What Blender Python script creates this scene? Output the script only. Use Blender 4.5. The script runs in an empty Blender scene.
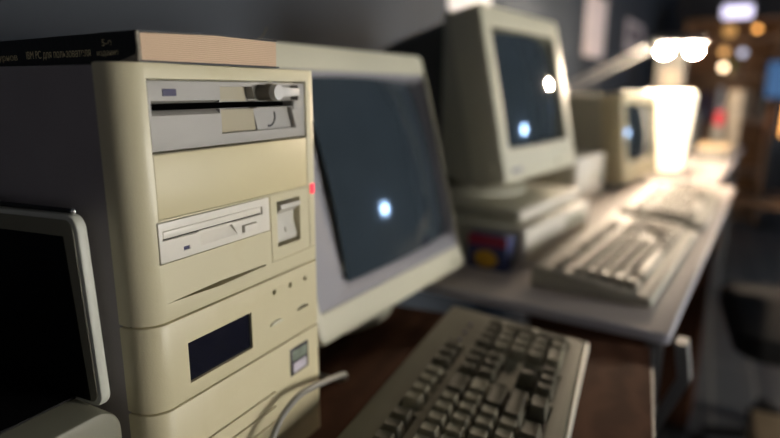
import bpy, bmesh, math, random
from mathutils import Vector, Matrix, Euler
random.seed(7)
R = math.radians
S = 0.001           # everything below is written in millimetres
Z0 = 1060.0         # height of the measuring level above the floor
scene = bpy.context.scene
COL = scene.collection

# ------------------------------------------------------------------ materials
def lin(c):
    return tuple(((v/255)/12.92 if v/255 <= .04045 else ((v/255+.055)/1.055)**2.4) for v in c) + (1.0,)

def mat(name, rgb, rough=.5, var=.08, scale=18, bump=.0, bscale=400, metal=0., spec=.5, coat=0., stain=None, stain_scale=6, trans=0.):
    m = bpy.data.materials.new(name); m.use_nodes = True
    nt = m.node_tree; N = nt.nodes; L = nt.links
    b = N['Principled BSDF']
    b.inputs['Roughness'].default_value = rough
    b.inputs['Metallic'].default_value = metal
    b.inputs['Specular IOR Level'].default_value = spec
    b.inputs['Coat Weight'].default_value = coat
    tc = N.new('ShaderNodeTexCoord')
    n = N.new('ShaderNodeTexNoise'); n.inputs['Scale'].default_value = scale; n.inputs['Detail'].default_value = 6
    L.new(tc.outputs['Object'], n.inputs['Vector'])
    c = lin(rgb)
    r = N.new('ShaderNodeValToRGB')
    r.color_ramp.elements[0].position = .3; r.color_ramp.elements[1].position = .7
    r.color_ramp.elements[0].color = tuple(v*(1-var) for v in c[:3])+(1,)
    r.color_ramp.elements[1].color = tuple(min(1, v*(1+var)) for v in c[:3])+(1,)
    L.new(n.outputs['Fac'], r.inputs['Fac'])
    out = r.outputs['Color']
    if stain:
        n2 = N.new('ShaderNodeTexNoise'); n2.inputs['Scale'].default_value = stain_scale; n2.inputs['Detail'].default_value = 8
        n2.inputs['Roughness'].default_value = .65
        L.new(tc.outputs['Object'], n2.inputs['Vector'])
        r2 = N.new('ShaderNodeValToRGB'); r2.color_ramp.elements[0].position = .52; r2.color_ramp.elements[1].position = .75
        r2.color_ramp.elements[0].color = (0, 0, 0, 1); r2.color_ramp.elements[1].color = (.7, .7, .7, 1)
        L.new(n2.outputs['Fac'], r2.inputs['Fac'])
        mx = N.new('ShaderNodeMix'); mx.data_type = 'RGBA'
        L.new(r2.outputs['Color'], mx.inputs['Factor']); L.new(out, mx.inputs['A']); mx.inputs['B'].default_value = lin(stain)
        out = mx.outputs['Result']
    L.new(out, b.inputs['Base Color'])
    if bump:
        nb = N.new('ShaderNodeTexNoise'); nb.inputs['Scale'].default_value = bscale; nb.inputs['Detail'].default_value = 3
        L.new(tc.outputs['Object'], nb.inputs['Vector'])
        bp = N.new('ShaderNodeBump'); bp.inputs['Strength'].default_value = bump; bp.inputs['Distance'].default_value = .001
        L.new(nb.outputs['Fac'], bp.inputs['Height']); L.new(bp.outputs['Normal'], b.inputs['Normal'])
    return m

def emit(name, rgb, strength, base=None):
    m = mat(name, base or rgb, .4, .03)
    b = m.node_tree.nodes['Principled BSDF']
    b.inputs['Emission Color'].default_value = lin(rgb); b.inputs['Emission Strength'].default_value = strength
    return m

def stripes(name, rgb, rgb2, axis, scale, rough=.6, bump=.25, dist=3.):
    m = bpy.data.materials.new(name); m.use_nodes = True
    nt = m.node_tree; N = nt.nodes; L = nt.links; b = N['Principled BSDF']
    b.inputs['Roughness'].default_value = rough
    tc = N.new('ShaderNodeTexCoord'); w = N.new('ShaderNodeTexWave')
    w.bands_direction = axis; w.inputs['Scale'].default_value = scale
    w.inputs['Distortion'].default_value = dist; w.inputs['Detail'].default_value = 3; w.inputs['Detail Scale'].default_value = 1.5
    L.new(tc.outputs['Object'], w.inputs['Vector'])
    r = N.new('ShaderNodeValToRGB'); r.color_ramp.elements[0].color = lin(rgb); r.color_ramp.elements[1].color = lin(rgb2)
    L.new(w.outputs['Fac'], r.inputs['Fac']); L.new(r.outputs['Color'], b.inputs['Base Color'])
    bp = N.new('ShaderNodeBump'); bp.inputs['Strength'].default_value = bump; bp.inputs['Distance'].default_value = .0006
    L.new(w.outputs['Fac'], bp.inputs['Height']); L.new(bp.outputs['Normal'], b.inputs['Normal'])
    return m

M = {}
M['cream'] = mat('aged_cream_plastic', (208, 199, 164), .4, .035, 9, .12, 900, stain=(192, 180, 134), stain_scale=7)
M['blank'] = mat('yellowed_blank_plastic', (210, 199, 158), .45, .03, 9, .1, 900)
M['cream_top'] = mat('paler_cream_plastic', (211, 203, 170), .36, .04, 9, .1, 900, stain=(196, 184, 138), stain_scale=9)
M['shaded_house'] = mat('shaded_grey_plastic', (78, 78, 74), .6, .05, 9, .1, 900)  # shade on the second monitor's rear housing put into the colour
M['cream_pale'] = mat('cream_plastic', (205, 202, 180), .42, .03, 9, .1, 900)
M['mon_side'] = mat('greenish_grey_plastic', (178, 176, 158), .5, .04, 9, .1, 900)
M['mon_grey'] = mat('mid_grey_plastic', (152, 151, 156), .45, .03, 12, .12, 900)
M['case'] = mat('painted_steel_sleeve', (150, 144, 146), .45, .05, 20, .25, 700)
M['seam'] = mat('dark_seam', (52, 48, 34), .8, .05)
M['drive'] = mat('grey_beige_plastic', (168, 165, 158), .45, .03, 12, .15, 1200)
M['drive_beige'] = mat('warm_beige_plastic', (176, 168, 144), .5, .04, 12, .1, 900)  # warmer beige than the drive plate, lines its finger recesses
M['lever'] = mat('pale_lever_plastic', (205, 203, 198), .4, .02)
M['knob'] = mat('dark_grey_knob', (118, 111, 98), .5, .05)
M['white'] = mat('white_drive_plastic', (222, 217, 204), .4, .02, 12, .08, 900)
M['rocker'] = mat('pale_grey_rocker_plastic', (202, 198, 186), .38, .03)
M['black'] = mat('black_plastic', (14, 14, 15), .45, .1)
M['blackrubber'] = mat('black_rubber', (20, 20, 20), .8, .1)
M['void'] = mat('unlit_slot_black', (5, 5, 5), 1.0, .05, spec=0.)
M['led_off'] = mat('dark_violet_lens', (52, 50, 84), .55, .05)
M['led_red'] = emit('red_lens', (255, 60, 84), .9, (220, 60, 70))
M['display'] = mat('smoked_display_window', (16, 18, 32), .15, .1, coat=.3)
M['screen'] = mat('dark_tube_glass', (54, 64, 72), .07, .05, spec=.6)
M['screen_off'] = mat('matt_black_panel', (6, 6, 7), .5, .1, spec=.2)
M['sleeve2'] = mat('olive_grey_plastic', (128, 126, 108), .5, .05, 15, .1, 800)
M['frame_light'] = mat('pale_grey_plastic', (196, 198, 186), .45, .03)
M['chrome'] = mat('bright_metal', (220, 220, 222), .18, .02, metal=1.)
M['sticker_dark'] = mat('sticker_grey_violet', (46, 40, 48), .35, .1, 60)
M['sticker_green'] = mat('sticker_silver_green', (132, 142, 128), .3, .25, 120)
M['sticker_white'] = mat('sticker_pale', (196, 190, 200), .35, .12, 90)
M['pages'] = stripes('page_block_paper', (206, 176, 146), (222, 194, 164), 'Z', 260, .85, .3, 2)
M['cover'] = mat('black_book_cover', (13, 12, 12), .5, .35, 40, .3, 200)
M['cover_worn'] = mat('worn_cover_paper', (150, 142, 128), .85, .25, 150, .4, 300)
M['gilt'] = mat('dull_gold_print', (240, 222, 172), .5, .2, 90)
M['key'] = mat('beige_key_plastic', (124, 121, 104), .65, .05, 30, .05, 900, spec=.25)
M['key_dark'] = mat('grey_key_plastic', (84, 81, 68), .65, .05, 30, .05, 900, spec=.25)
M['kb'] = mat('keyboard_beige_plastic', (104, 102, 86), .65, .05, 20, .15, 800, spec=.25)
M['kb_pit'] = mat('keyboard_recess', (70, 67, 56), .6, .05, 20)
M['cable'] = mat('grey_cable_sheath', (140, 138, 130), .45, .04)
M['desk_brown'] = stripes('dark_brown_laminate', (66, 42, 30), (80, 53, 38), 'Y', 9, .85, .05, 6)
M['desk_brown'].node_tree.nodes['Principled BSDF'].inputs['Specular IOR Level'].default_value = .06
M['desk_grey'] = mat('grey_desk_laminate', (198, 188, 182), .42, .04, 12, .05, 300)
M['desk_edge'] = mat('grey_edge_band', (188, 188, 198), .45, .04)
M['steel'] = mat('grey_painted_steel', (112, 112, 112), .55, .06, 30, metal=.2)
M['wood'] = stripes('warm_brown_wood', (124, 92, 66), (150, 114, 82), 'Z', 3, .5, .1, 8)
M['wall'] = mat('blue_grey_wall_paint', (56, 63, 72), .85, .06, 3, .2, 120)
M['wall_dark'] = mat('charcoal_wall_paint', (54, 53, 55), .85, .08, 3, .2, 120)
M['ceil'] = mat('grey_ceiling', (86, 86, 88), .9, .05, 3)
M['paper'] = mat('pinkish_white_paper', (236, 222, 222), .8, .08, 14)
M['paper_w'] = mat('white_paper', (236, 236, 240), .8, .04, 10)
M['ink'] = mat('grey_print', (126, 116, 120), .8, .2, 30)
M['lampwhite'] = mat('white_lamp_enamel', (228, 224, 216), .35, .03)
M['bulb'] = emit('warm_bulb', (255, 230, 200), 1700)
M['shade'] = emit('glowing_white_form', (255, 236, 206), 2.2, (250, 240, 220))  # even emission for the unidentified tapered object
M['globe_orange'] = emit('amber_globe', (255, 176, 92), 4.2)
M['globe_tan'] = emit('tan_globe', (232, 176, 104), .7)
M['globe_amber'] = emit('dim_amber_globe', (240, 180, 110), 1.3)
M['globe_warm'] = emit('warm_globe', (255, 222, 180), 7)
M['globe_cool'] = emit('cool_globe', (205, 210, 235), 1.5)
M['tube'] = emit('cool_tube', (228, 222, 255), 1.8)
M['blue_screen'] = emit('blue_lit_screen', (90, 150, 215), .3, (40, 60, 90))
M['red'] = mat('red_card', (205, 44, 60), .6, .08)
M['blue'] = mat('dark_blue_card', (48, 58, 104), .6, .1)
M['yellow'] = mat('ochre_yellow_print', (196, 150, 40), .6, .15, 60)
M['maroon'] = mat('maroon_card', (150, 38, 66), .6, .1)
M['boxgrey'] = mat('grey_card', (120, 118, 112), .7, .1)
M['boxbeige'] = mat('beige_cardboard', (190, 166, 132), .8, .08, 20)
M['boxtan'] = mat('tan_card', (160, 148, 132), .7, .08, 20)
M['green'] = mat('leaf_green', (70, 120, 44), .6, .2, 20)
M['cloth'] = mat('black_upholstery', (12, 12, 13), .9, .2, 60, .4, 500)
M['fill_glow'] = emit('dim_fill_glow', (236, 232, 238), .13, (120, 124, 140))
M['aisle_glow'] = emit('main_light_glow', (255, 250, 242), 25.0, (120, 124, 140))
M['pendant'] = emit('cold_bulb', (170, 208, 255), 130)

def floor_mat():
    m = bpy.data.materials.new('dark_floorboards'); m.use_nodes = True
    nt = m.node_tree; N = nt.nodes; L = nt.links; b = N['Principled BSDF']; b.inputs['Roughness'].default_value = .38
    tc = N.new('ShaderNodeTexCoord'); mp = N.new('ShaderNodeMapping'); L.new(tc.outputs['Object'], mp.inputs['Vector'])
    br = N.new('ShaderNodeTexBrick'); br.offset = .4
    br.inputs['Scale'].default_value = 1; br.inputs['Brick Width'].default_value = 1.4; br.inputs['Row Height'].default_value = .14
    br.inputs['Mortar Size'].default_value = .006
    br.inputs['Color1'].default_value = lin((74, 76, 78)); br.inputs['Color2'].default_value = lin((92, 93, 92)); br.inputs['Mortar'].default_value = lin((130, 128, 120))
    L.new(mp.outputs['Vector'], br.inputs['Vector']); L.new(br.outputs['Color'], b.inputs['Base Color'])
    return m
M['floor'] = floor_mat()

# ------------------------------------------------------------------ geometry helpers
class MB:
    def __init__(s): s.bm = bmesh.new()
    def hexa(s, p, bevel=0, seg=2):
        """p: 8 points, bottom four counter-clockwise then top four"""
        v = [s.bm.verts.new(Vector(q)*S) for q in p]
        fs = [s.bm.faces.new([v[i] for i in f]) for f in ((3,2,1,0),(4,5,6,7),(0,1,5,4),(1,2,6,5),(2,3,7,6),(3,0,4,7))]
        if bevel:
            es = list({e for f in fs for e in f.edges})
            bmesh.ops.bevel(s.bm, geom=es, offset=bevel*S, segments=seg, profile=.5, affect='EDGES', clamp_overlap=True)
        return s
    def box(s, x0, x1, y0, y1, z0, z1, bevel=0, seg=2):
        return s.hexa([(x0,y0,z0),(x1,y0,z0),(x1,y1,z0),(x0,y1,z0),(x0,y0,z1),(x1,y0,z1),(x1,y1,z1),(x0,y1,z1)], bevel, seg)
    def prism(s, pts, z0, z1, axis='z', bevel=0):
        """closed outline pts extruded along axis"""
        def f(a, b, c): return {'z': (a,b,c), 'y': (a,c,b), 'x': (c,a,b)}[axis]
        lo = [s.bm.verts.new(Vector(f(a,b,z0))*S) for a, b in pts]; hi = [s.bm.verts.new(Vector(f(a,b,z1))*S) for a, b in pts]
        n = len(pts); fs = [s.bm.faces.new(lo[::-1]), s.bm.faces.new(hi)]
        for i in range(n): fs.append(s.bm.faces.new((lo[i], lo[(i+1)%n], hi[(i+1)%n], hi[i])))
        bmesh.ops.recalc_face_normals(s.bm, faces=fs)
        if bevel:
            es = list({e for f in fs[:2] for e in f.edges})
            bmesh.ops.bevel(s.bm, geom=es, offset=bevel*S, segments=2, profile=.5, affect='EDGES')
        return s
    def rings(s, rr, cap0=True, cap1=True):
        """list of equal-length point loops skinned together"""
        vs = [[s.bm.verts.new(Vector(q)*S) for q in r] for r in rr]; n = len(rr[0]); fs = []
        for a, b in zip(vs, vs[1:]):
            for i in range(n): fs.append(s.bm.faces.new((a[i], a[(i+1)%n], b[(i+1)%n], b[i])))
        if cap0: fs.append(s.bm.faces.new(vs[0][::-1]))
        if cap1: fs.append(s.bm.faces.new(vs[-1]))
        bmesh.ops.recalc_face_normals(s.bm, faces=fs)
        return s
    def lathe(s, prof, c=(0,0,0), n=32):
        return s.rings([[(c[0]+r*math.cos(2*math.pi*i/n), c[1]+r*math.sin(2*math.pi*i/n), c[2]+z) for i in range(n)] for r, z in prof])
    def cyl(s, a, b, r, r2=None, n=20):
        a = Vector(a); b = Vector(b); d = (b-a).normalized(); u = d.orthogonal().normalized(); w = d.cross(u); r2 = r if r2 is None else r2
        return s.rings([[a+(u*math.cos(t)+w*math.sin(t))*r for t in [2*math.pi*i/n for i in range(n)]], [b+(u*math.cos(t)+w*math.sin(t))*r2 for t in [2*math.pi*i/n for i in range(n)]]])
    def tube(s, pts, r, n=10, sub=8):
        P = [Vector(p) for p in pts]; Q = []
        for i in range(len(P)-1):
            p0 = P[max(i-1,0)]; p1 = P[i]; p2 = P[i+1]; p3 = P[min(i+2,len(P)-1)]
            for k in range(sub):
                t = k/sub
                Q.append(.5*((2*p1)+(p2-p0)*t+(2*p0-5*p1+4*p2-p3)*t*t+(3*p1-p0-3*p2+p3)*t**3))
        Q.append(P[-1]); rr = []; u = (Q[1]-Q[0]).orthogonal().normalized()
        for i, q in enumerate(Q):
            d = (Q[min(i+1,len(Q)-1)]-Q[max(i-1,0)]).normalized(); u = (u-d*u.dot(d)).normalized(); w = d.cross(u)
            rr.append([q+(u*math.cos(t)+w*math.sin(t))*r for t in [2*math.pi*j/n for j in range(n)]])
        return s.rings(rr)
    def ball(s, c, r, sc=(1,1,1), n=20):
        prof = []
        k = 12
        rr = [[(c[0]+sc[0]*r*math.sin(math.pi*(j+.02*(j==0)-.02*(j==k))/k)*math.cos(2*math.pi*i/n), c[1]+sc[1]*r*math.sin(math.pi*(j+.02*(j==0)-.02*(j==k))/k)*math.sin(2*math.pi*i/n), c[2]-sc[2]*r*math.cos(math.pi*j/k)) for i in range(n)] for j in range(k+1)]
        return s.rings(rr)
    def mesh(s, name, ang=38):
        bmesh.ops.recalc_face_normals(s.bm, faces=s.bm.faces[:])
        fin(s.bm, ang)
        me = bpy.data.meshes.new(name); s.bm.to_mesh(me); s.bm.free(); return me
    def obj(s, name, m, parent=None, loc=(0,0,0), rot=(0,0,0), ang=38):
        return link(name, s.mesh(name, ang), m, parent, loc, rot)

def fin(bm, ang):
    for f in bm.faces: f.smooth = True
    for e in bm.edges:
        e.smooth = not (len(e.link_faces) == 2 and e.calc_face_angle(0) > R(ang))

def link(name, me, m, parent=None, loc=(0,0,0), rot=(0,0,0)):
    o = bpy.data.objects.new(name, me); COL.objects.link(o)
    if m is not None and not me.materials: me.materials.append(m)
    o.parent = parent
    z = loc[2] if parent else loc[2]+Z0
    o.location = Vector((loc[0], loc[1], z))*S; o.rotation_euler = tuple(R(a) for a in rot)
    return o

def cut(o, cutters, ang=38):
    """subtract solid builders from an object, keep the clean result"""
    for c in cutters:
        t = bpy.data.objects.new('t', c.mesh('t')); COL.objects.link(t); t.parent = o.parent
        t.location = o.location; t.rotation_euler = o.rotation_euler
        md = o.modifiers.new('b', 'BOOLEAN'); md.operation = 'DIFFERENCE'; md.object = t; md.solver = 'EXACT'
        bpy.context.view_layer.update()
        dg = bpy.context.evaluated_depsgraph_get()
        me = bpy.data.meshes.new_from_object(o.evaluated_get(dg)); o.modifiers.clear(); old = o.data; o.data = me
        bpy.data.meshes.remove(old); tm = t.data; bpy.data.objects.remove(t); bpy.data.meshes.remove(tm)
    bm = bmesh.new(); bm.from_mesh(o.data); fin(bm, ang); bm.to_mesh(o.data); bm.free()
    return o

def tag(o, label=None, cat=None, group=None, kind=None):
    if label: o['label'] = label
    if cat: o['category'] = cat
    if group: o['group'] = group
    if kind: o['kind'] = kind
    return o
def thing(name, loc, rz, label, cat, group=None):
    o = bpy.data.objects.new(name, None); COL.objects.link(o); o.empty_display_size = .05
    o.location = Vector((loc[0], loc[1], loc[2]+Z0))*S; o.rotation_euler = (0, 0, R(rz))
    return tag(o, label, cat, group)
def copy_tree(o, parent=None):
    c = o.copy(); COL.objects.link(c); c.parent = parent
    for ch in list(o.children): copy_tree(ch, c)
    return c
def rrect(x0, x1, y0, y1, r, n=5):
    out = []
    for cx, cy, a in ((x1-r,y1-r,0),(x0+r,y1-r,90),(x0+r,y0+r,180),(x1-r,y0+r,270)):
        for k in range(n+1):
            t = R(a+90*k/n); out.append((cx+r*math.cos(t), cy+r*math.sin(t)))
    return out
def text(name, body, size, m, parent, mtx, width):
    cu = bpy.data.curves.new('t', 'FONT'); cu.body = body; cu.size = size*S; cu.extrude = .00004; cu.align_x = 'LEFT'
    t = bpy.data.objects.new('t', cu); COL.objects.link(t); bpy.context.view_layer.update()
    me = bpy.data.meshes.new_from_object(t.evaluated_get(bpy.context.evaluated_depsgraph_get()))
    bpy.data.objects.remove(t); bpy.data.curves.remove(cu)
    x0 = min(v.co.x for v in me.vertices); x1 = max(v.co.x for v in me.vertices)
    for v in me.vertices: v.co.x = (v.co.x-x0)*width*S/(x1-x0)
    me.materials.clear(); o = link(name, me, m, parent); o.matrix_local = mtx
    return o

# ------------------------------------------------------------------ the room
YW = 520; WR = -4            # wall line and its angle
DZ = -310; DZ2 = -292        # desk heights
FL = -1060; CE = 1500
def struct(o): o['kind'] = 'structure'; return o
struct(MB().box(-1600, 6700, -3000, 1000, FL-60, FL).obj('floor', M['floor']))
struct(MB().box(-1600, 6700, -3000, 1000, CE, CE+60).obj('ceiling', M['ceil']))
struct(MB().box(-1800, 6600, 0, 80, FL, CE).obj('wall_left', M['wall'], None, (0, YW, 0), (0, 0, WR)))
struct(MB().box(6500, 6580, -2920, 300, FL, CE).obj('wall_back', M['wall_dark']))
struct(MB().box(-1580, -1500, -2920, 700, FL, CE).obj('wall_front', M['wall_dark']))
struct(MB().box(-1512, -1499, -2000, -300, -500, 1100).obj('added_light_2', M['fill_glow']))  # unseen glowing panel added to brighten the left-facing sides
wr = struct(MB().box(-1500, 6500, -2920, -2840, FL, CE).obj('wall_right', M['wall_dark']))
cut(wr, [MB().box(480, 1560, -3000, -2700, -720, 360)])
w = MB()
w.box(480, 1560, -2900, -2850, -720, -670); w.box(480, 1560, -2900, -2850, 310, 360)
for x in (480, 823, 1166, 1510): w.box(x, x+50, -2900, -2850, -670, 310)
fr = struct(w.obj('added_light_1', M['lampwhite']))  # unseen lit opening added as the main light from the aisle
g = MB(); g.box(490, 1550, -2885, -2880, -710, 350)
g.obj('glow_sheet', M['aisle_glow'], fr, (0, 0, -0.0)); 
b = MB()
b.box(-1700, 6500, -12, 0, FL, FL+90, 3); struct(b.obj('baseboard_left', M['wall_dark'], None, (0, YW, 0), (0, 0, WR)))

# ------------------------------------------------------------------ desks
d = thing('desk', (494, -256, DZ), 4.6, 'dark brown desk carrying the tower computer and nearest keyboard', 'desk')
top = MB().box(-1290, 0, 0, 700, -26, 0, 2).obj('desk_top', M['desk_brown'], d)
MB().box(-1290, 0, -2.5, 0, -26, -.3, .6).obj('edge_band', M['steel'], d)
for x in (-1250, -80):
    for y in (30, 640): MB().box(x, x+34, y, y+34, -750, -26, 3).obj('leg', M['steel'], d)
MB().box(-1216, -80, 640, 656, -420, -26, 2).obj('back_panel', M['desk_brown'], d)

def grey_desk(x, y, rot, length, depth, label):
    d = thing('desk', (x, y, DZ2), rot, label, 'desk', None)
    MB().box(0, length, 0, depth, -14, 0, 2.5).obj('desk_top', M['desk_grey'], d)
    MB().box(0, length, -3, 0, -14, -.4, .8).obj('edge_band', M['desk_edge'], d)
    MB().box(-3, 0, 0, depth, -14, -.4, .8).obj('edge_band', M['desk_edge'], d)
    return d
d2 = grey_desk(500, -272, -5.3, 1300, 590, 'grey desk under the second monitor, with a pale front edge and steel leg')
lg = MB()
lg.box(4, 30, -2+6, 24, -768, -14, 3)
lg.obj('leg', M['steel'], d2)
lg = MB()
lg.rings([[(x0+6, y0, z0), (x0+32, y0, z0), (x0+32, y0+14, z0), (x0+6, y0+14, z0)] for x0, y0, z0 in ((4, -22, -14), (4, -30, -62), (4, 2, -150), (4, 12, -190))])
lg.obj('brace', M['steel'], d2)
for y in (540,): MB().box(4, 30, y, y+26, -768, -14, 3).obj('leg', M['steel'], d2)
MB().box(1120, 1290, 30, 560, -740, -14, 2).obj('end_panel', M['desk_brown'], d2)
MB().box(1120, 1290, 30, 560, -768, -740, 2).obj('foot', M['black'], d2)
d3 = grey_desk(1850, -345, -5.7, 1450, 560, 'farther pale desk carrying the glowing tapered object')
for x in (40, 1380):
    for y in (20, 500): MB().box(x, x+30, y, y+30, -768, -14, 3).obj('leg', M['steel'], d3)

# ------------------------------------------------------------------ tower computer  (x right along the face, y into the case, z up; z measured from bezel top of the big drive)
T = thing('tower_computer', (0, 0, DZ), 0, 'yellowed cream tower computer standing on the brown desk under the book', 'computer')
H = -DZ
XL, XR, RB = -17.5, 162, 18
def face_outline(inset=0, back=23):
    pts = [(XR-inset, back), (XL+inset, back)]
    n = 9
    for k in range(n+1):            # round left front corner
        t = R(180+90*k/n); pts.append((XL+RB+(RB-inset)*math.cos(t), RB+(RB-inset)*math.sin(t)))
    for k in range(5):
        t = R(270+90*k/4); pts.append((XR-5+(5-inset)*math.cos(t), 5+(5-inset)*math.sin(t)))
    return pts
def zz(z): return z+H
# steel sleeve
c = MB(); c.box(XL+1.2, XR-2, 23, 410, zz(-304), zz(8.5), 2)
c.obj('case', M['case'], T)
MB().box(XL+2.5, XR-2.5, 15, 22.8, zz(-309), zz(8)).obj('bezel_core', M['seam'], T)
def section(name, z0, z1, bev=1.2): return MB().prism(face_outline(), zz(z0), zz(z1), 'z', bev).obj(name, M['cream'], T)
up = section('upper_bezel', -147.4, 10)
md = section('middle_bezel', -206.4, -148.4)
lo = section('lower_bezel', -310, -207.5)
def B(x0, x1, z0, z1, dep, y0=-6): return MB().box(x0, x1, y0, dep, zz(z0), zz(z1))
wedge = MB().hexa([(-2, -3, zz(-135.3)), (95, -3, zz(-135.6)), (95, 5, zz(-135.6)), (-2, 5, zz(-135.3)),
                   (-2, -3, zz(-134.7)), (95, -3, zz(-134.2)), (95, 5, zz(-134.2)), (-2, 5, zz(-134.7))])
wedge2 = MB().prism([(0, zz(-135.2)), (45, zz(-137)), (94, zz(-135.7)), (94, zz(-134.5)), (45, zz(-133.6))], -4, 13, 'y')
cut(up, [B(-.9, 149.8, -42.4, 1.1, 12), B(-2.4, 100.4, -109.7, -83.3, 12), wedge2,
         B(109, 138, -125, -89, 15), B(101, 162.5, -135.6, -134.8, 1.0),
         B(101.2, 102, -134.8, -83, .7), B(101.2, 151, -83.8, -83, .7), B(150.2, 151, -134.8, -83.8, .7),
         B(-.6, 149.5, -82.2, -42.6, 5)])
def disc(x, z, r, dep=7, sc=1.): return MB().prism([(x+r*math.cos(2*math.pi*i/18), zz(z)+sc*r*math.sin(2*math.pi*i/18)) for i in range(18)], -3, dep, 'y')
def moon(x, z, wdt, h, dep): return MB().prism([(x+wdt*math.cos(math.pi*i/10), zz(z)+h*math.sin(math.pi*i/10)) for i in range(11)], -3, dep, 'y')
cut(md, [B(14, 75, -195.5, -167, 3.4), disc(102, -160, 2.2), disc(122, -160, 2.2), disc(142, -160, 2.2),
         moon(138, -185.4, 8, 2.8, 4), moon(103, -186.4, 8, 3.2, 4), ])
gro = [MB().hexa([(2, -3, zz(z-1)), (99, -3, zz(z-1)), (99, 3.5, zz(z-1)), (2, 3.5, zz(z-1)), (2, -3, zz(z+.6)), (99, -3, zz(z+.6)), (99, 3.5, zz(z+.6)), (2, 3.5, zz(z+.6))]) for z in (-243.5, -256.5, -269.5, -282.5)]
cut(lo, gro)
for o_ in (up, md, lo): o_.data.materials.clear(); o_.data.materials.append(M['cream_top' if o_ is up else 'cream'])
MB().box(-.3, 149.2, .1, 4.8, zz(-81.9), zz(-42.9), .5).obj('blank_cover', M['blank'], T)
MB().box(14.2, 74.8, 2.3, 3.3, zz(-195.3), zz(-167.2)).obj('display_window', M['display'], T)
for x in (102, 122, 142): MB().cyl((x, 3.2, zz(-160)), (x, 7, zz(-160)), 2.15).obj('indicator_lens', M['seam'], T)
def crescent(x, z, w_, h, y, m, nm):
    MB().prism([(x+w_*math.cos(math.pi*i/10), zz(z)+h*math.sin(math.pi*i/10)) for i in range(11)], y, 5, 'y', .3).obj(nm, m, T)
crescent(103, -186.2, 7.6, 2.8, -1.4, M['cream_pale'], 'push_button')
crescent(138, -185.2, 7.6, 2.4, 2.0, M['seam'], 'push_button')
st = MB().box(118.5, 143, -.5, .3, zz(-240), zz(-216), .2).obj('case_sticker', M['sticker_dark'], T)
MB().prism(rrect(121, 140.5, zz(-227.5), zz(-218.5), 1.5), -.9, -.4, 'y').obj('emblem', M['sticker_green'], st)
MB().prism(rrect(121.5, 140, zz(-238), zz(-229.5), 1), -.9, -.4, 'y').obj('text_patch', M['sticker_white'], st)
MB().box(152.5, 157.5, -1.2, 2, zz(-89.5), zz(-81), .6).obj('power_light', M['led_red'], T)
# power switch
sw = MB()
sw.prism([(5, zz(-91)), (-2.6, zz(-91.8)), (-3, zz(-95)), (4.2, zz(-100)), (4.6, zz(-108)), (1.4, zz(-119)), (2.4, zz(-122.4)), (14, zz(-123.4)), (14, zz(-91))], 111, 135.5, 'x', .8)
sw = sw.obj('power_switch', M['rocker'], T)
ins = MB(); ins.box(109.1, 137.9, 13, 14.8, zz(-124.9), zz(-89.1)); ins.obj('switch_well', M['cream'], T)
MB().tube([(122, 2.2, zz(-115.5)), (122, 3.2, zz(-112))], .6, 6, 2).obj('on_mark', M['drive_beige'], sw)

# five and a quarter inch drive
F = MB().box(0, 148.9, .8, 11.5, zz(-41.2), zz(0), .5).obj('large_floppy_drive', M['drive'], T)
cut(F, [B(1.5, 133, -17.5, -13.3, 20),
        MB().prism([(-2, zz(-22.2)), (6, zz(-17.1)), (6, zz(-13.7)), (-2, zz(-10.6))], 1.5, 56, 'x'),
        MB().prism([(57, zz(-34)), (97.5, zz(-34)), (88, zz(-3)), (57, zz(-3))], -2, 8, 'y'),
        MB().prism([(96, zz(-34)), (137.5, zz(-34)), (132, zz(-18)), (91, zz(-18))], -2, 5, 'y'),
        MB().prism([(88, zz(-1.5)), (141, zz(-1.5)), (141, zz(-13)), (91, zz(-13))], -2, 7.5, 'y')])
F.data.materials.clear(); F.data.materials.append(M['drive'])
MB().box(1.6, 132.9, 9.5, 11.2, zz(-17.45), zz(-13.35)).obj('disk_slot', M['void'], F)
MB().hexa([(57.2, 6.8, zz(-33.8)), (97, 6.8, zz(-33.8)), (97, 7.9, zz(-33.8)), (57.2, 7.9, zz(-33.8)), (57.2, 3.4, zz(-18.2)), (91.5, 3.4, zz(-18.2)), (91.5, 7.9, zz(-18.2)), (57.2, 7.9, zz(-18.2))]).obj('finger_recess', M['drive_beige'], F)
MB().box(57.2, 88, 7.2, 7.9, zz(-12.9), zz(-3.2)).obj('finger_recess', M['drive_beige'], F)
MB().box(10.3, 20.4, .2, 2, zz(-8.9), zz(-4.7), .2).obj('activity_light', M['led_off'], F)
lv = MB(); lv.cyl((106, -4.2, zz(-7)), (106, 7.4, zz(-7)), 6.2, 6.8, 28); lv = lv.obj('lever_knob', M['knob'], F)
l2 = MB(); l2.cyl((106.5, -8.5, zz(-7)), (106.5, -4, zz(-7)), 5.4, 6.0, 28); l2.hexa([(106.5, -8.2, zz(-10.5)), (133, -7, zz(-9.6)), (133, -3, zz(-9.6)), (106.5, -4, zz(-10.5)), (106.5, -8.2, zz(-2.8)), (133, -7, zz(-4.2)), (133, -3, zz(-4.2)), (106.5, -4, zz(-2.8))], .7)
l2.obj('lever_handle', M['lever'], lv)
MB().box(133.5, 143, -.6, 3, zz(-20), zz(-13.2), .5).obj('lever_stop', M['drive'], F)
ar = [(109+9*math.sin(math.pi*t/10*.62), zz(-31.3+10.3*t/10)) for t in range(11)]
MB().tube([(x, 4.9, z) for x, z in [(108.5, zz(-31.3)), (112, zz(-31.4)), (115.6, zz(-28.6)), (116.8, zz(-24.6)), (116, zz(-21.2))]], .65, 8, 6).obj('lever_mark', M['black'], F)

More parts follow.
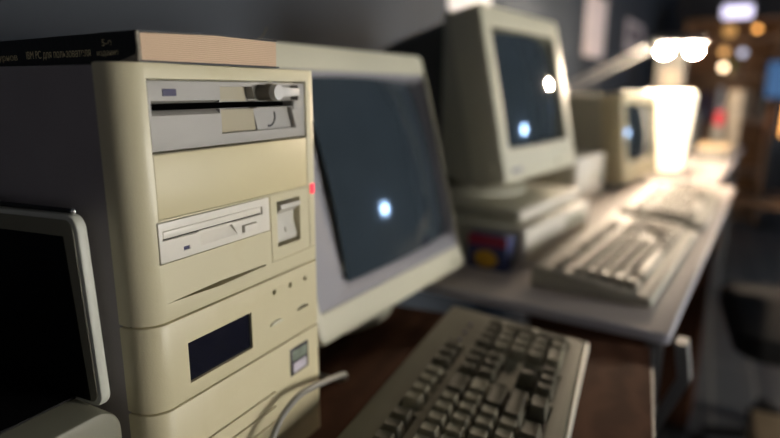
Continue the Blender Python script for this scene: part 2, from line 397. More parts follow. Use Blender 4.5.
# three and a half inch drive
D = MB().box(-1.8, 99.8, -.4, 11, zz(-109.2), zz(-83.8), .5).obj('small_floppy_drive', M['white'], T)
cut(D, [MB().prism([(1, zz(-95)), (27, zz(-95.6)), (31, zz(-94.6)), (60, zz(-94.8)), (62, zz(-95.6)), (92, zz(-95.4)), (92, zz(-89.4)), (61, zz(-88.2)), (60, zz(-87.4)), (31, zz(-87.0)), (29, zz(-89.2)), (1, zz(-88.6))], -3, 1.2, 'y'),
        MB().hexa([(31, -3, zz(-104.4)), (65, -3, zz(-104.4)), (65, -.3, zz(-104.4)), (31, -.3, zz(-104.4)), (31, -3, zz(-96.4)), (60, -3, zz(-96.4)), (60, 3.2, zz(-96.4)), (31, 3.2, zz(-96.4))]),
        B(69.5, 84.5, -105, -99.2, 5), B(16.4, 21.6, -104.6, -102, 1.5)])
D.data.materials.clear(); D.data.materials.append(M['white'])
MB().box(2, 91, .1, 2, zz(-94.1), zz(-89.6), .4).obj('disk_flap', M['white'], D)
MB().box(2, 91, .8, 2.5, zz(-95.1), zz(-94.2)).obj('disk_slot', M['seam'], D)
MB().box(70.4, 83.8, -2.6, 5, zz(-104.6), zz(-99.8), .5).obj('eject_button', M['white'], D)
MB().box(16.6, 21.4, .2, 2, zz(-104.4), zz(-102.2)).obj('activity_light', M['led_off'], D)

# ------------------------------------------------------------------ book on the tower
BK = thing('book', (-2, 2, 10.1), -5.5, 'thick worn black paperback lying on top of the tower computer', 'book')
BW, BL, BT = 110.5, 222, 17.2
pg = MB()
pg.rings([[(2.2, y, 1.2), (BW-2, y+dy, 1.2), (BW-1.4, y+dy, BT-1.0+rise), (BW*.5, y, BT+.4+rise*.4), (2.2, y, BT-1.2)] for y, dy, rise in ((1.5, 0, 1.6), (BL*.5, 0, 1.), (BL-1.5, 0, 1.))])
pg.obj('page_block', M['pages'], BK, ang=20)
cv = MB()
cv.box(0, BW, .6, BL, 0, 1.0)
cv.rings([[(0, y, BT-.9), (BW*.5, y, BT+.6+rise*.4), (BW, y, BT-.8+rise), (BW, y, BT+rise), (BW*.5, y, BT+1.3+rise*.4), (0, y, BT+.1)] for y, rise in ((1.6, 1.6), (BL, 1.))])
cv.obj('cover', M['cover'], BK)
sp = MB()
sp.prism([(3.5, 4.2), (11, 2.6), (17, 1.4), (22, .2), (BL, 0), (BL, BT), (60, BT-.2), (30, BT+.1), (8, BT-.2), (2.2, BT-.6), (1.2, 11)], -.9, 1.2, 'x')
sp.obj('spine', M['cover'], BK)
MB().prism([(.6, .1), (21, .1), (14, 4.5), (1.2, BT-.6)], -.3, 1.6, 'x').obj('torn_corner', M['cover_worn'], BK)
MB().tube([(-.2, 1.4, .5), (.2, .9, 6), (-.3, 1.1, 12), (.4, 1.2, BT-.4)], .9, 7, 4).obj('torn_edge', M['cover_worn'], BK)
def spine_mtx(s, z): return Matrix(((0, 0, -1, -.00096), (-1, 0, 0, s*S), (0, 1, 0, z*S), (0, 0, 0, 1)))
text('spine_title', 'IBM PC для пользователя', 7.2, M['gilt'], BK, spine_mtx(127, 4.2), 79)
text('spine_edition', '5-е', 5.6, M['gilt'], BK, spine_mtx(35, 9.6), 10)
text('spine_edition', 'издание', 4.8, M['gilt'], BK, spine_mtx(41, 4.2), 22)
text('spine_author', 'Фигурнов', 6.2, M['gilt'], BK, spine_mtx(186, 3.8), 46)
tag(MB().tube([(108, 60, 29.6), (135, 60, 31.5), (156, 60, 34), (171, 60, 39), (178, 60, 47)], .55, 7, 6).obj('loose_wire', M['key_dark']), 'thin bent grey wire end sticking up behind the book', 'wire')

# ------------------------------------------------------------------ monitors
def add_monitor(name, loc, rot, W, Hh, tilt, sx0, sx1, sy0, sy1, lbl, grp, two_tone, depth, base_h, group_base=True, face=None, side=None, shell=150):
    """origin at bottom-left-front corner of the front frame; base stands base_h below"""
    t = thing(name, (loc[0], loc[1], loc[2]-base_h), rot, lbl, 'monitor', grp)
    face = face or M['cream_pale']; side = side or M['mon_side']
    a = R(tilt)
    def tf(u, v, w):     # u along, v up the face, w into the body
        return (u, v*math.sin(a)+w*math.cos(a), base_h + v*math.cos(a)-w*math.sin(a))
    def loop(u0, u1, v0, v1, r, w, n=6): return [tf(u, v, w) for u, v in rrect(u0, u1, v0, v1, r, n)]
    # front frame
    m = MB()
    taper = 6 if two_tone else 4
    def floop(ins, w, r): 
        pts = rrect(ins, W-ins, ins, Hh-ins, r)
        return [tf(W/2+(u-W/2)*(1-taper/W*(v/Hh)*2*.5), v, w) for u, v in pts]
    if two_tone:
        g0 = (8, W-3, 33, Hh-29)
    else:
        g0 = (sx0, sx1, sy0, sy1)
    inner = [tf(u, v, 2) for u, v in rrect(g0[0], g0[1], g0[2], g0[3], 7)]
    inner2 = [tf(u, v, 14) for u, v in rrect(g0[0]+2, g0[1]-2, g0[2]+2, g0[3]-2, 7)]
    m.rings([floop(2, 62, 10), floop(0, 58, 10), floop(0, 8, 10), floop(2, 2, 10), floop(7, 0, 9), inner, inner2], cap0=False, cap1=False)
    m.obj('front_frame', face, t)
    if two_tone:
        i = MB()
        i.rings([[tf(u, v, 5) for u, v in rrect(g0[0]+.5, g0[1]-.5, g0[2]+.5, g0[3]-.5, 7)], [tf(u, v, 7) for u, v in rrect(sx0-14, sx1+2, sy0-8, sy1+3, 9)],
                 [tf(u, v, 15) for u, v in rrect(sx0, sx1, sy0, sy1, 9)], [tf(u, v, 34) for u, v in rrect(sx0+1, sx1-1, sy0+1, sy1-1, 9)]], cap0=False, cap1=False)
        i.obj('inner_bezel', M['mon_grey'], t)
        ws = 7
    else:
        i = MB()
        i.rings([[tf(u, v, 3) for u, v in rrect(sx0+1, sx1-1, sy0+1, sy1-1, 8)], [tf(u, v, 25) for u, v in rrect(sx0+6, sx1-6, sy0+6, sy1-6, 10)]], cap0=False, cap1=False)
        i.obj('inner_bezel', M['sleeve2'], t)
        ws = 8
    # curved tube face
    gl = MB(); n = 14; vs = []
    ex = 0 if two_tone else 6
    for j in range(n+1):
        row = []
        for k in range(n+1):
            p = -1+2*k/n; q = -1+2*j/n
            pu = p*math.sqrt(1-.10*q*q) if False else p; qv = q
            bul = (11 if two_tone else 14)*(1-p*p)+8*(1-q*q)-10-(7*p+3*q if two_tone else 0)
            row.append(gl.bm.verts.new(Vector(tf((sx0+sx1)/2+pu*((sx1-sx0)/2-ex+1.5), (sy0+sy1)/2+qv*((sy1-sy0)/2-ex+1), ws+2-bul))*S))
        vs.append(row)
    for j in range(n):
        for k in range(n): gl.bm.faces.new((vs[j][k], vs[j][k+1], vs[j+1][k+1], vs[j+1][k]))
    gl.obj('screen', M['screen'], t)
    # rear housing: steps in and tapers to the neck
    h = MB()
    def bl(u0, u1, z0, z1, y, r=14):
        return [(u, y, v) for u, v in rrect(u0, u1, z0, z1, r)]
    tb = tf(0, Hh, 56); bb = tf(0, 0, 56)
    def hl(ins, w, r): return [tf(u, v, w) for u, v in rrect(ins, W-ins, ins, Hh-ins, r)]
    zt = base_h+Hh*math.cos(a)
    h.rings([hl(4, 40, 10), hl(4, 58, 10), bl(5, W-5, base_h+1, zt-8, shell-4, 12), bl(8, W-8, base_h+4, zt-11, shell, 12)], cap0=True)
    h.obj('side_shell', side, t)
    h = MB()
    h.rings([bl(16, W-16, base_h+8, zt-20, shell-6, 16), bl(40, W-40, base_h+24, zt-50, shell+(depth-shell)*.5, 22), bl(80, W-80, base_h+44, zt-86, depth, 26)], cap0=True)
    h.obj('rear_housing', side if two_tone or depth == 390 else M['shaded_house'], t)
    # swivel foot
    if group_base:
        f = MB(); cx, cy = W/2, depth*.40
        f.lathe([(40, base_h+6), (62, base_h*.72), (70, base_h*.5), (104, base_h*.34), (112, base_h*.22), (112, 0)], (cx, cy, 0), 36)
        f.obj('swivel_foot', side, t)
    return t, tf
m1, tf1 = add_monitor('crt_monitor', (223, 40, -268), -4, 350, 324, 14.5, 74, 339, 53, 288,
    'nearest monitor, cream frame around a grey bezel, behind the tower computer', 'bulky old tube monitors', True, 390, 42)
bt = MB(); bt.cyl(tf1(318, 15, -1.5), tf1(318, 15, 3), 4); bt.obj('power_button', M['cream_pale'], m1)
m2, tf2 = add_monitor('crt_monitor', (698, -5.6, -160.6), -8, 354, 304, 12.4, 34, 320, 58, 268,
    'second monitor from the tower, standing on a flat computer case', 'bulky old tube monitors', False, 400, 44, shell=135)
m3, tf3 = add_monitor('crt_monitor', (1532, -108, -268), -11, 345, 262, 7, 34, 310, 56, 228,
    'third monitor from the tower, in front of the glowing tapered object, seen from its grey side', 'bulky old tube monitors', False, 390, 24, face=M['cream'], shell=330)
MB().cyl(tf2(-4, 30, 26), tf2(6, 30, 26), 8).obj('brightness_knob', M['cream_pale'], m2)
MB().box(240, 300, -2, 3, 14+44, 22+44, 1).obj('control_flap', M['cream_pale'], m2, (0, 3.5, 0))
MB().box(30, 70, -1.2, 2, 16+44, 24+44, .5).obj('name_plate', M['mon_grey'], m2, (0, 4.2, 0))

# ------------------------------------------------------------------ cases under and beside the second monitor
k = thing('desktop_computer', (672, -50, DZ2), -8, 'flat pale computer case lying under the second monitor', 'computer')
MB().box(0, 320, 14, 390, 3, 64, 2).obj('case', M['mon_side'], k)
MB().box(-1, 321, 0, 14, 3, 65, 2.5).obj('front_panel', M['white'], k)
for x in (20, 280): MB().cyl((x, 40, 0), (x, 40, 3), 9).obj('foot', M['blackrubber'], k)
for x in (20, 280): MB().cyl((x, 360, 0), (x, 360, 3), 9).obj('foot', M['blackrubber'], k)
MB().box(190, 292, -1, 2, 30, 55, .6).obj('drive_front', M['cream_pale'], k)
MB().box(200, 282, -1.6, 0, 43, 45).obj('drive_slot', M['black'], k)
MB().box(24, 60, -1.5, 2, 20, 34, 1).obj('power_button', M['cream_pale'], k)
k = thing('monitor_stand', (712, -26, DZ2+65), -8, 'low grey platform between the second monitor and the flat case', 'stand')
MB().box(0, 300, 0, 330, 0, 22.4, 4).obj('platform', M['mon_side'], k)
MB().box(4, 296, -3, 2, 3, 19, 1.5).obj('front_strip', M['white'], k)
k = thing('game_box', (632, -30, DZ2), -8, 'small red and blue box with a yellow disc, beside the flat case', 'box')
MB().box(0, 26, 0, 70, 0, 58, .6).obj('carton', M['blue'], k)
MB().box(-.5, 0, .5, 69.5, 40, 57.5).obj('red_band', M['maroon'], k)
MB().prism([(36+21*math.cos(2*math.pi*i/28), 18+14.5*math.sin(2*math.pi*i/28)) for i in range(28)], -.6, .1, 'x').obj('yellow_disc', M['yellow'], k)
k = thing('desktop_computer', (1225, -24, DZ2), -9, 'small white computer case right of the second monitor', 'computer')
MB().box(0, 215, 10, 140, 2, 122, 2).obj('case', M['mon_side'], k)
MB().box(-1, 216, 0, 10, 2, 123, 3).obj('front_panel', M['white'], k)
for x in (15, 200):
    for y in (25, 125): MB().cyl((x, y, 0), (x, y, 2), 8).obj('foot', M['blackrubber'], k)
MB().box(130, 200, -1, 2, 50, 72, .6).obj('drive_front', M['cream_pale'], k)

# ------------------------------------------------------------------ keyboards
U = 18.8
SL = math.atan2(15, 166)
kb = thing('keyboard', (-30, -231, DZ), 5, 'nearest keyboard, in shadow on the brown desk in front of the first monitor', 'keyboard', 'beige keyboards in front of the monitors')
KW, KD = 470, 168
def kz(y): return 19+15*y/KD           # deck height
body = MB().hexa([(0, 0, 2), (KW, 0, 2), (KW, KD, 2), (0, KD, 2), (0, 2, 15), (KW, 2, 15), (KW, KD, 35), (0, KD, 35)], 4, 3).obj('keyboard_case', M['kb'], kb)
def well(x0, x1, y0, y1):
    return MB().hexa([(x0, y0, kz(y0)-9), (x1, y0, kz(y0)-9), (x1, y1, kz(y1)-9), (x0, y1, kz(y1)-9), (x0, y0, 60), (x1, y0, 60), (x1, y1, 60), (x0, y1, 60)])
X0, Y0 = 18, 19
wells = [(X0, X0+15*U, Y0, Y0+5*U), (X0+15.4*U, X0+18.4*U, Y0, Y0+2*U), (X0+15.4*U, X0+18.4*U, Y0+3*U, Y0+5*U), (X0+18.8*U, X0+22.8*U, Y0, Y0+5*U),
         (X0, X0+U, Y0+5.5*U, Y0+6.5*U), (X0+2*U, X0+6*U, Y0+5.5*U, Y0+6.5*U), (X0+6.5*U, X0+10.5*U, Y0+5.5*U, Y0+6.5*U), (X0+11*U, X0+15*U, Y0+5.5*U, Y0+6.5*U), (X0+15.4*U, X0+18.4*U, Y0+5.5*U, Y0+6.5*U)]
cut(body, [well(a-1, b+1, c-1, e+1) for a, b, c, e in wells])
body.data.materials.clear(); body.data.materials.append(M['kb'])
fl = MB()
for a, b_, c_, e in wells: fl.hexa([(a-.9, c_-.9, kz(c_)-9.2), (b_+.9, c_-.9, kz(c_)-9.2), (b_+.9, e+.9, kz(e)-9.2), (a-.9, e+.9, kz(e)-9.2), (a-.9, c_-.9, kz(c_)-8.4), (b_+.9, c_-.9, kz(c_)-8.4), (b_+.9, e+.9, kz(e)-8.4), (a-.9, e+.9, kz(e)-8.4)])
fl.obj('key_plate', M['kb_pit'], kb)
for i, x in enumerate((X0+19*U, X0+20.2*U, X0+21.4*U)):
    MB().box(x, x+8, Y0+5.9*U, Y0+5.9*U+3, kz(Y0+6*U)-1, kz(Y0+6*U)+.8, .4).obj('indicator_lens', M['led_off'], kb)
MB().box(0, KW, -1.5, 2.5, 3.5, 14, 1.4).obj('front_lip', M['frame_light'], kb)
cache = {}
def key(x, y, w_, h, dark):
    kk = (w_, h, dark)
    if kk not in cache:
        a, b_ = w_*U-1.2, h*U-1.2; m = MB()
        def lp(ins, insf, z, r): return [(u, v, z) for u, v in rrect(ins, a-ins, insf, b_-ins*.7, r, 3)]
        m.rings([lp(0, 0, -7.5, 1.2), lp(.3, .3, -6, 1.2), lp(2.9, 2.4, 5.0, 1.8), lp(3.4, 3.0, 5.6, 1.8), lp(5.2, 5, 5.0, 1.8)])
        cache[kk] = m.mesh('key'); cache[kk].materials.append(M['key_dark' if dark else 'key'])
    px, py = X0+x*U+.6, Y0+y*U+.6
    o = bpy.data.objects.new('key', cache[kk]); COL.objects.link(o); o.parent = kb
    o.location = Vector((px, py, kz(py)+2.2))*S; o.rotation_euler = (SL*.9, 0, 0)
def row(y, items, x=0):
    for w_, dk in items: key(x, y, w_, 1, dk); x += w_
row(5.5, [(1, 1)]); row(5.5, [(1, 0)]*4, 2); row(5.5, [(1, 1)]*4, 6.5); row(5.5, [(1, 0)]*4, 11); row(5.5, [(1, 1)]*3, 15.4)
row(4, [(1, 0)]*13+[(2, 1)]); row(3, [(1.5, 1)]+[(1, 0)]*12+[(1.5, 0)]); row(2, [(1.75, 1)]+[(1, 0)]*11+[(2.25, 1)])
row(1, [(2.25, 1)]+[(1, 0)]*10+[(2.75, 1)]); row(0, [(1.5, 1)]); row(0, [(1.5, 1)], 2.5); row(0, [(7, 0)], 4); row(0, [(1.5, 1)], 11); row(0, [(1.5, 1)], 13.5)
row(4, [(1, 1)]*3, 15.4); row(3, [(1, 1)]*3, 15.4); row(1, [(1, 1)], 16.4); row(0, [(1, 1)]*3, 15.4)
row(4, [(1, 1)]*4, 18.8); row(3, [(1, 0)]*3, 18.8); row(2, [(1, 0)]*3, 18.8); row(1, [(1, 0)]*3, 18.8); row(0, [(2, 0), (1, 0)], 18.8)
key(21.8, 2, 1, 2, 1); key(21.8, 0, 1, 2, 1)
for x in (30, KW-40):
    MB().box(x, x+12, 10, 20, 0, 2.5).obj('foot', M['blackrubber'], kb); MB().box(x, x+12, 140, 150, 0, 2.5).obj('foot', M['blackrubber'], kb)
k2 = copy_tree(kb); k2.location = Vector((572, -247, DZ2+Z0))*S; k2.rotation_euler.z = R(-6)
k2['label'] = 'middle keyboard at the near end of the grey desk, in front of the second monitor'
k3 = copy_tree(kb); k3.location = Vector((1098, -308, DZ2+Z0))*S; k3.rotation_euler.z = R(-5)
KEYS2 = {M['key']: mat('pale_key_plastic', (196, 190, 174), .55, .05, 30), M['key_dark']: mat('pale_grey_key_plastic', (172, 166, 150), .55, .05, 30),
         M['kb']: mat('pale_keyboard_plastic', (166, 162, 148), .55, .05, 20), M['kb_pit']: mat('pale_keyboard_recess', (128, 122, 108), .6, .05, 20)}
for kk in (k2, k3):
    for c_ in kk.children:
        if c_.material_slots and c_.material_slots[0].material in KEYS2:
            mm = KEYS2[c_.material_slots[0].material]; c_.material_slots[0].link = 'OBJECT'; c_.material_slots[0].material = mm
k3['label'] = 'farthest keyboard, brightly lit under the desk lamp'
cb = MB(); cb.tube([(30, -18, -306.5), (50, -18, -286), (68, -18, -268), (86, -16, -255), (108, -15, -249), (128, -14, -251), (158, -12, -258), (188, -8, -268), (214, 10, -290), (232, 40, -305), (240, 90, -307)], 2.7, 10, 8)
tag(cb.obj('keyboard_cable', M['cable']), 'grey cable arching across the foot of the tower computer', 'cable')

# ------------------------------------------------------------------ portable computer at the left, lid parallel to the tower side
PC = thing('portable_computer', (-30, 18, DZ), 0, 'portable computer with black screen, left of the tower computer', 'computer')
b_ = MB(); b_.prism([(3, 0), (-330, 0), (-330, 116), (-13, 116)] + [(-13+16*math.sin(R(t)), 100+16*math.cos(R(t))) for t in range(15, 91, 15)], -1, 300, 'y', 2)
b_.obj('base', M['sleeve2'], PC)
MB().box(-320, -5.2, 29, 290, 115, 117.4, 1).obj('keyboard_panel', M['screen_off'], PC)
MB().prism(rrect(4, 292, 114, 235, 9), -4, 3, 'x', 2).obj('lid', M['frame_light'], PC, (0, -4, 0), (-2.6, 0, 0))
MB().prism(rrect(7, 289, 117.5, 232, 7), -4.6, -3, 'x').obj('lid_bezel', M['sleeve2'], PC, (0, -4, 0), (-2.6, 0, 0))
MB().prism([(14, 118), (280, 118), (280, 222), (17, 222)], -5, -4, 'x').obj('screen', M['screen_off'], PC, (0, -4, 0), (-2.6, 0, 0))
MB().tube([(0, 12, 236.5), (0, 60, 237), (0, 90, 237)], 1.5, 8, 3).obj('latch_rod', M['black'], PC, (0, -4, 0), (-2.6, 0, 0))
MB().ball((0, 11, 236.5), 1.9).obj('latch_tip', M['chrome'], PC, (0, -4, 0), (-2.6, 0, 0))
MB().box(-3, 3, 90, 122, 233, 240, 1.5).obj('latch_block', M['frame_light'], PC, (0, -4, 0), (-2.6, 0, 0))

# ------------------------------------------------------------------ papers on the wall
def on_wall(nm, s0, s1, z0, z1, m, label, ink=True):
    t = thing(nm, (s0*math.cos(R(WR)), YW+s0*math.sin(R(WR)), z0), WR, label, 'poster')
    MB().box(0, s1-s0, -2.5, -.3, 0, z1-z0).obj('sheet', m, t)
    if ink:
        MB().box((s1-s0)*.16, (s1-s0)*.84, -3.0, -2.4, (z1-z0)*.3, (z1-z0)*.85).obj('print', M['ink'], t)
    return t
on_wall('wall_poster', 3030, 3500, 175, 500, M['paper'], 'pinkish white sheet pinned to the wall right of the second monitor', False)
on_wall('wall_poster', 4120, 4800, 262, 470, M['paper'], 'farther pinkish sheet on the wall above the lamp arm')
on_wall('wall_poster', 1440, 1760, 226, 420, M['paper_w'], 'white sheet on the wall above the top left of the second monitor', False)

# ------------------------------------------------------------------ desk lamp with its two bulbs
L = thing('desk_lamp', (1380, 300, DZ2), 0, 'white swing arm desk lamp with two lit bulbs above the keyboards', 'lamp')
def lp(x, y, z): return (x-1380, y-300, z-DZ2)
MB().lathe([(80, 0), (80, 14), (70, 22), (16, 26), (14, 40)], (0, 0, 0), 32).obj('round_base', M['lampwhite'], L)
a = MB()
for o_ in (-11, 11): a.cyl((o_, 0, 30), (lp(1438+o_, 75, -10)), 6)
a.obj('lower_arm', M['steel'], L)
a = MB()
for o_ in (-12, 12): a.cyl(lp(1438, 75, -10+o_), lp(1990, -112, 146+o_), 4.5)
a.obj('upper_arm', M['steel'], L)
MB().cyl(lp(1438, 60, -10), lp(1438, 90, -10), 24).obj('elbow_joint', M['lampwhite'], L)
MB().cyl(lp(1990, -128, 146), lp(1990, -96, 146), 22).obj('head_joint', M['lampwhite'], L)
hd = MB()
pr = [(-60, 24), (-54, 34), (-30, 52), (0, 58), (30, 52), (54, 34), (60, 24), (54, 24), (48, 34), (27, 46), (0, 51), (-27, 46), (-48, 34), (-54, 24)]
hd.prism([(p+2072-1380, q+128-DZ2) for p, q in pr], -266-300, -108-300, 'y')
hd.obj('lamp_head', M['steel'], L)
for y in (-141, -232): MB().ball(lp(2072, y, 130), 19, (1, 1.2, .95)).obj('bulb', M['bulb'], L)
# unidentified tapered white object, its brightness put in as emission
L2 = thing('tapered_glow', (2082, -173, DZ2), 0, 'white tapered object glowing brightly on the farther desk', 'lamp')
MB().lathe([(60, 0), (60, 8), (52, 12), (20, 14)], (0, 0, 0), 32).obj('round_base', M['lampwhite'], L2)
MB().lathe([(62, 12), (66, 13), (86, 268), (84, 280), (76, 285), (72, 284), (80, 268), (60, 16)], (0, 0, 0), 40).obj('glowing_shell', M['shade'], L2)

# ------------------------------------------------------------------ clutter on the farther desk
def at(x, y): return x, y
def simple(nm, loc, rz, sz, m, label, cat, bev=2, extra=None):
    t = thing(nm, loc, rz, label, cat)
    MB().box(0, sz[0], 0, sz[1], 0, sz[2], bev).obj('body', m, t)
    if extra: extra(t)
    return t
simple('storage_box', (2560, -392, DZ2), -6, (150, 110, 60), M['boxgrey'], 'low grey box at the front of the farther desk', 'box', 2,
       lambda t: MB().box(-3, 153, -3, 113, 46, 64, 2).obj('box_lid', M['boxbeige'], t))
simple('storage_box', (2900, -372, DZ2), -6, (60, 40, 130), M['boxgrey'], 'upright grey box under the small red box', 'box', 2,
       lambda t: MB().box(8, 52, -.8, .1, 20, 110).obj('box_label', M['boxbeige'], t))
simple('card_box', (2905, -372, DZ2+130.2), -6, (46, 34, 62), M['red'], 'small red box on top of the upright grey box', 'box', 1.5,
       lambda t: MB().box(-.8, .1, 4, 30, 20, 40).obj('box_label', M['maroon'], t))
simple('pc_case', (3020, -445, DZ2), -6, (70, 62, 290), M['boxtan'], 'tall pale case near the far end of the farther desk', 'computer', 4,
       lambda t: (MB().box(-1, .1, 8, 54, 200, 214).obj('drive_slot', M['boxgrey'], t), MB().cyl((-1.5, 31, 180), (1, 31, 180), 7).obj('power_button', M['boxgrey'], t)))
simple('carton', (2760, -190, DZ2), -6, (60, 120, 460), M['boxgrey'], 'tall carton behind the glowing tapered object, under the lamp head', 'box', 3,
       lambda t: MB().box(-.8, .1, 20, 90, 300, 380).obj('box_label', M['boxtan'], t))
simple('equipment_case', (2850, -250, DZ2), -6, (340, 300, 190), M['boxgrey'], 'grey equipment case behind the glowing tapered object', 'computer', 4,
       lambda t: MB().box(-1, .1, 30, 270, 40, 70).obj('vent', M['seam'], t))
# monitor on the far side with a blue picture
s_ = thing('flat_monitor', (4300, -740, -700), -62, 'flat monitor lit blue at the far end of the room', 'monitor')
MB().box(-130, 130, -60, 60, 0, 16, 4).obj('stand_base', M['black'], s_)
MB().box(-22, 22, 10, 36, 16, 660, 4).obj('stand_neck', M['black'], s_)
MB().box(-150, 150, -12, 16, 640, 890, 6).obj('housing', M['black'], s_)
MB().box(-136, 136, -13.4, -11, 656, 876).obj('screen', M['blue_screen'], s_)
ds = thing('side_table', (4300, -720, -1060), 0, 'dark side table under the blue lit monitor', 'table')
MB().box(-300, 300, -300, 300, 330, 359, 3).obj('table_top', M['wood'], ds)
for x in (-280, 240):
    for y in (-280, 240): MB().box(x, x+40, y, y+40, 0, 330, 3).obj('leg', M['wood'], ds)

# ------------------------------------------------------------------ far bookcase with small lamps
BC = thing('bookcase', (5100, -700, FL), 0, 'tall brown wooden bookcase at the far end of the row', 'bookcase')
hgt = 1600
MB().box(0, 330, 575, 605, 0, hgt, 2).obj('side_panel', M['wood'], BC)
MB().box(0, 330, -60, -30, 0, hgt, 2).obj('side_panel', M['wood'], BC)
MB().box(318, 330, -30, 575, 0, hgt, 1).obj('back_panel', M['wood'], BC)
levels = [40, 420, 800, 1150, 1440]
for z in levels + [hgt-24]: MB().box(0, 318, -30, 575, z, z+24, 2).obj('shelf', M['wood'], BC)
def globe_lamp(x, y, zc, zs, r, m, label):
    t = thing('globe_lamp', (x, y, zs), 0, label, 'lamp', 'small globe lamps on the far bookcase')
    MB().lathe([(26, 0), (26, 6), (8, 10), (6, zc-zs-r*.8)], (0, 0, 0), 20).obj('lamp_stem', M['black'], t)
    MB().ball((0, 0, zc-zs), r).obj('globe', m, t)
sh = lambda i: FL+levels[i]+24.2
globe_lamp(5180, -588, 462, sh(4), 20, M['globe_orange'], 'small amber globe lamp, rightmost on the upper bookcase shelf')
globe_lamp(5170, -404, 450, sh(4), 44, M['globe_tan'], 'larger dim tan globe lamp on the upper bookcase shelf')
globe_lamp(5160, -392, 176, sh(3), 24, M['globe_warm'], 'small whitish globe lamp on the lower bookcase shelf')
globe_lamp(5190, -512, 285, sh(3), 26, M['globe_cool'], 'small cool grey globe lamp on the lower bookcase shelf')
globe_lamp(5240, -384, 300, sh(3), 30, M['globe_amber'], 'small amber globe lamp on a tall stem above the whitish one')
fl_ = thing('floor_lamp', (5100, -822, FL), 0, 'slim floor lamp with a warm glowing tube, at the right edge past the bookcase', 'lamp')
MB().lathe([(110, 0), (110, 14), (20, 24), (12, 30), (12, 720)], (0, 0, 0), 28).obj('pole', M['black'], fl_)
MB().lathe([(20, 716), (34, 722), (36, 900), (30, 960), (12, 972)], (0, 0, 0), 28).obj('glowing_shell', M['globe_orange'], fl_)
pl = thing('potted_plant', (5200, -450, sh(3)), 0, 'small green potted plant between the globe lamps', 'plant')
MB().lathe([(24, 0), (32, 50), (34, 52), (28, 52)], (0, 0, 0), 20).obj('pot', M['boxbeige'], pl)
lf = MB()
for i in range(14):
    t = i*2.4; r_ = 20+10*(i % 3); lf.tube([(0, 0, 46), (r_*.5*math.cos(t), r_*.5*math.sin(t), 80), (r_*1.2*math.cos(t), r_*1.2*math.sin(t), 96+6*(i % 4))], 4, 6, 3)
lf.obj('foliage', M['green'], pl)
cols = [('boxgrey', 'grey'), ('boxtan', 'tan'), ('maroon', 'maroon'), ('paper_w', 'white'), ('blue', 'dark blue'), ('boxbeige', 'beige')]
y = -700-20
for i, (cm, cn) in enumerate(cols):
    wd = 34+9*(i % 3); hb = 215+14*((i*5) % 4)
    t = thing('book', (5110, -710+i*92+20, sh(2)), 0, cn+' book standing on the bookcase shelf below the globe lamps', 'book', 'books on the far bookcase')
    MB().box(0, 160, 0, wd, 0, hb, 2).obj('cover', M[cm], t)
    MB().box(4, 161.5, 3, wd-3, 3, hb+.5).obj('page_block', M['pages'], t)
tl = thing('wall_light', (5240, -440, FL+1600.2), 0, 'cool white strip light lying on top of the far bookcase', 'lamp')
MB().box(-40, 40, -110, 110, 0, 110, 6).obj('fixture', M['lampwhite'], tl)
MB().box(-62, -38, -100, 100, 8, 102, 10).obj('diffuser', M['tube'], tl)

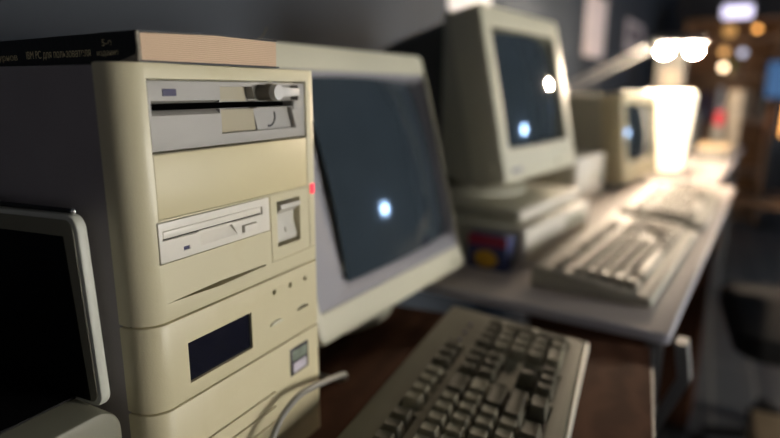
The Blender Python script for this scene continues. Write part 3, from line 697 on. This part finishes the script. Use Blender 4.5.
# ------------------------------------------------------------------ chair and box in the aisle
ch = thing('office_chair', (1560, -650, FL), 4, 'black upholstered office chair in the aisle beside the grey desk', 'chair')
m = MB(); m.rings([[(u, v, z) for u, v in rrect(-240+i_, 240-i_, -240+i_, 250-i_, 60)] for i_, z in ((16, 410), (0, 424), (0, 462), (8, 476), (40, 486))]); m.obj('seat', M['cloth'], ch)
m = MB(); m.rings([[(u, -250-.12*z+600*.12+yy, z) for u, z in rrect(-215+i_, 215-i_, 520+i_, 915-i_, 70)] for i_, yy in ((20, 40), (0, 24), (0, -10), (16, -26))]); m.obj('backrest', M['cloth'], ch)
m = MB(); m.tube([(0, -120, 404), (0, -300, 410), (0, -318, 480), (0, -300, 640)], 14, 8, 5); m.obj('back_bracket', M['black'], ch)
MB().cyl((0, 0, 110), (0, 0, 412), 26).obj('gas_column', M['black'], ch)
for i in range(5):
    t = R(18+72*i); cx, cy = math.cos(t), math.sin(t)
    lgm = MB(); lgm.tube([(0, 0, 110), (150*cx, 150*cy, 96), (270*cx, 270*cy, 78)], 17, 8, 4); lgm = lgm.obj('leg', M['black'], ch)
    MB().cyl((270*cx-20*cy, 270*cy+20*cx, 30), (270*cx+20*cy, 270*cy-20*cx, 30), 30).obj('caster', M['black'], lgm)
simple('cardboard_box', (980, -800, FL), 0, (280, 340, 320), M['boxbeige'], 'beige cardboard box on the floor in front of the chair', 'box', 3,
       lambda t: MB().box(-1, 301, 160, 200, 290, 301.5, .5).obj('tape', M['boxtan'], t))

# ------------------------------------------------------------------ lights that belong to the place
pn = thing('pendant_lamp', (3900, -2840, -200), 0, 'cold white bare wall bulb across the aisle', 'lamp')
MB().cyl((0, 0, 240), (0, 80, 240), 30).obj('wall_plate', M['lampwhite'], pn)
MB().ball((0, 120, 240), 75).obj('bulb', M['pendant'], pn)
wd = bpy.data.worlds.new('world'); scene.world = wd; wd.use_nodes = True
wd.node_tree.nodes['Background'].inputs['Color'].default_value = (.02, .022, .026, 1)
wd.node_tree.nodes['Background'].inputs['Strength'].default_value = 1.0

# ------------------------------------------------------------------ camera
cam = bpy.data.cameras.new('camera'); co = bpy.data.objects.new('camera', cam); COL.objects.link(co); scene.camera = co
cam.sensor_width = 36; cam.sensor_fit = 'HORIZONTAL'; cam.lens = 573.447/780*36
cam.clip_start = .01; cam.clip_end = 50
co.matrix_world = Matrix(((0.471794,0.192668,-0.860401,-0.230606),(-0.881695,0.108599,-0.459152,-0.279880),(0.004975,0.975236,0.221110,1.055860),(0,0,0,1)))
cam.dof.use_dof = True; cam.dof.focus_distance = .375; cam.dof.aperture_fstop = 2.5
scene.view_settings.view_transform = 'Standard'; scene.view_settings.look = 'None'
scene.view_settings.exposure = 0.0; scene.view_settings.gamma = 1.0; scene.view_settings.use_curve_mapping = False
scene.cycles.max_bounces = 8
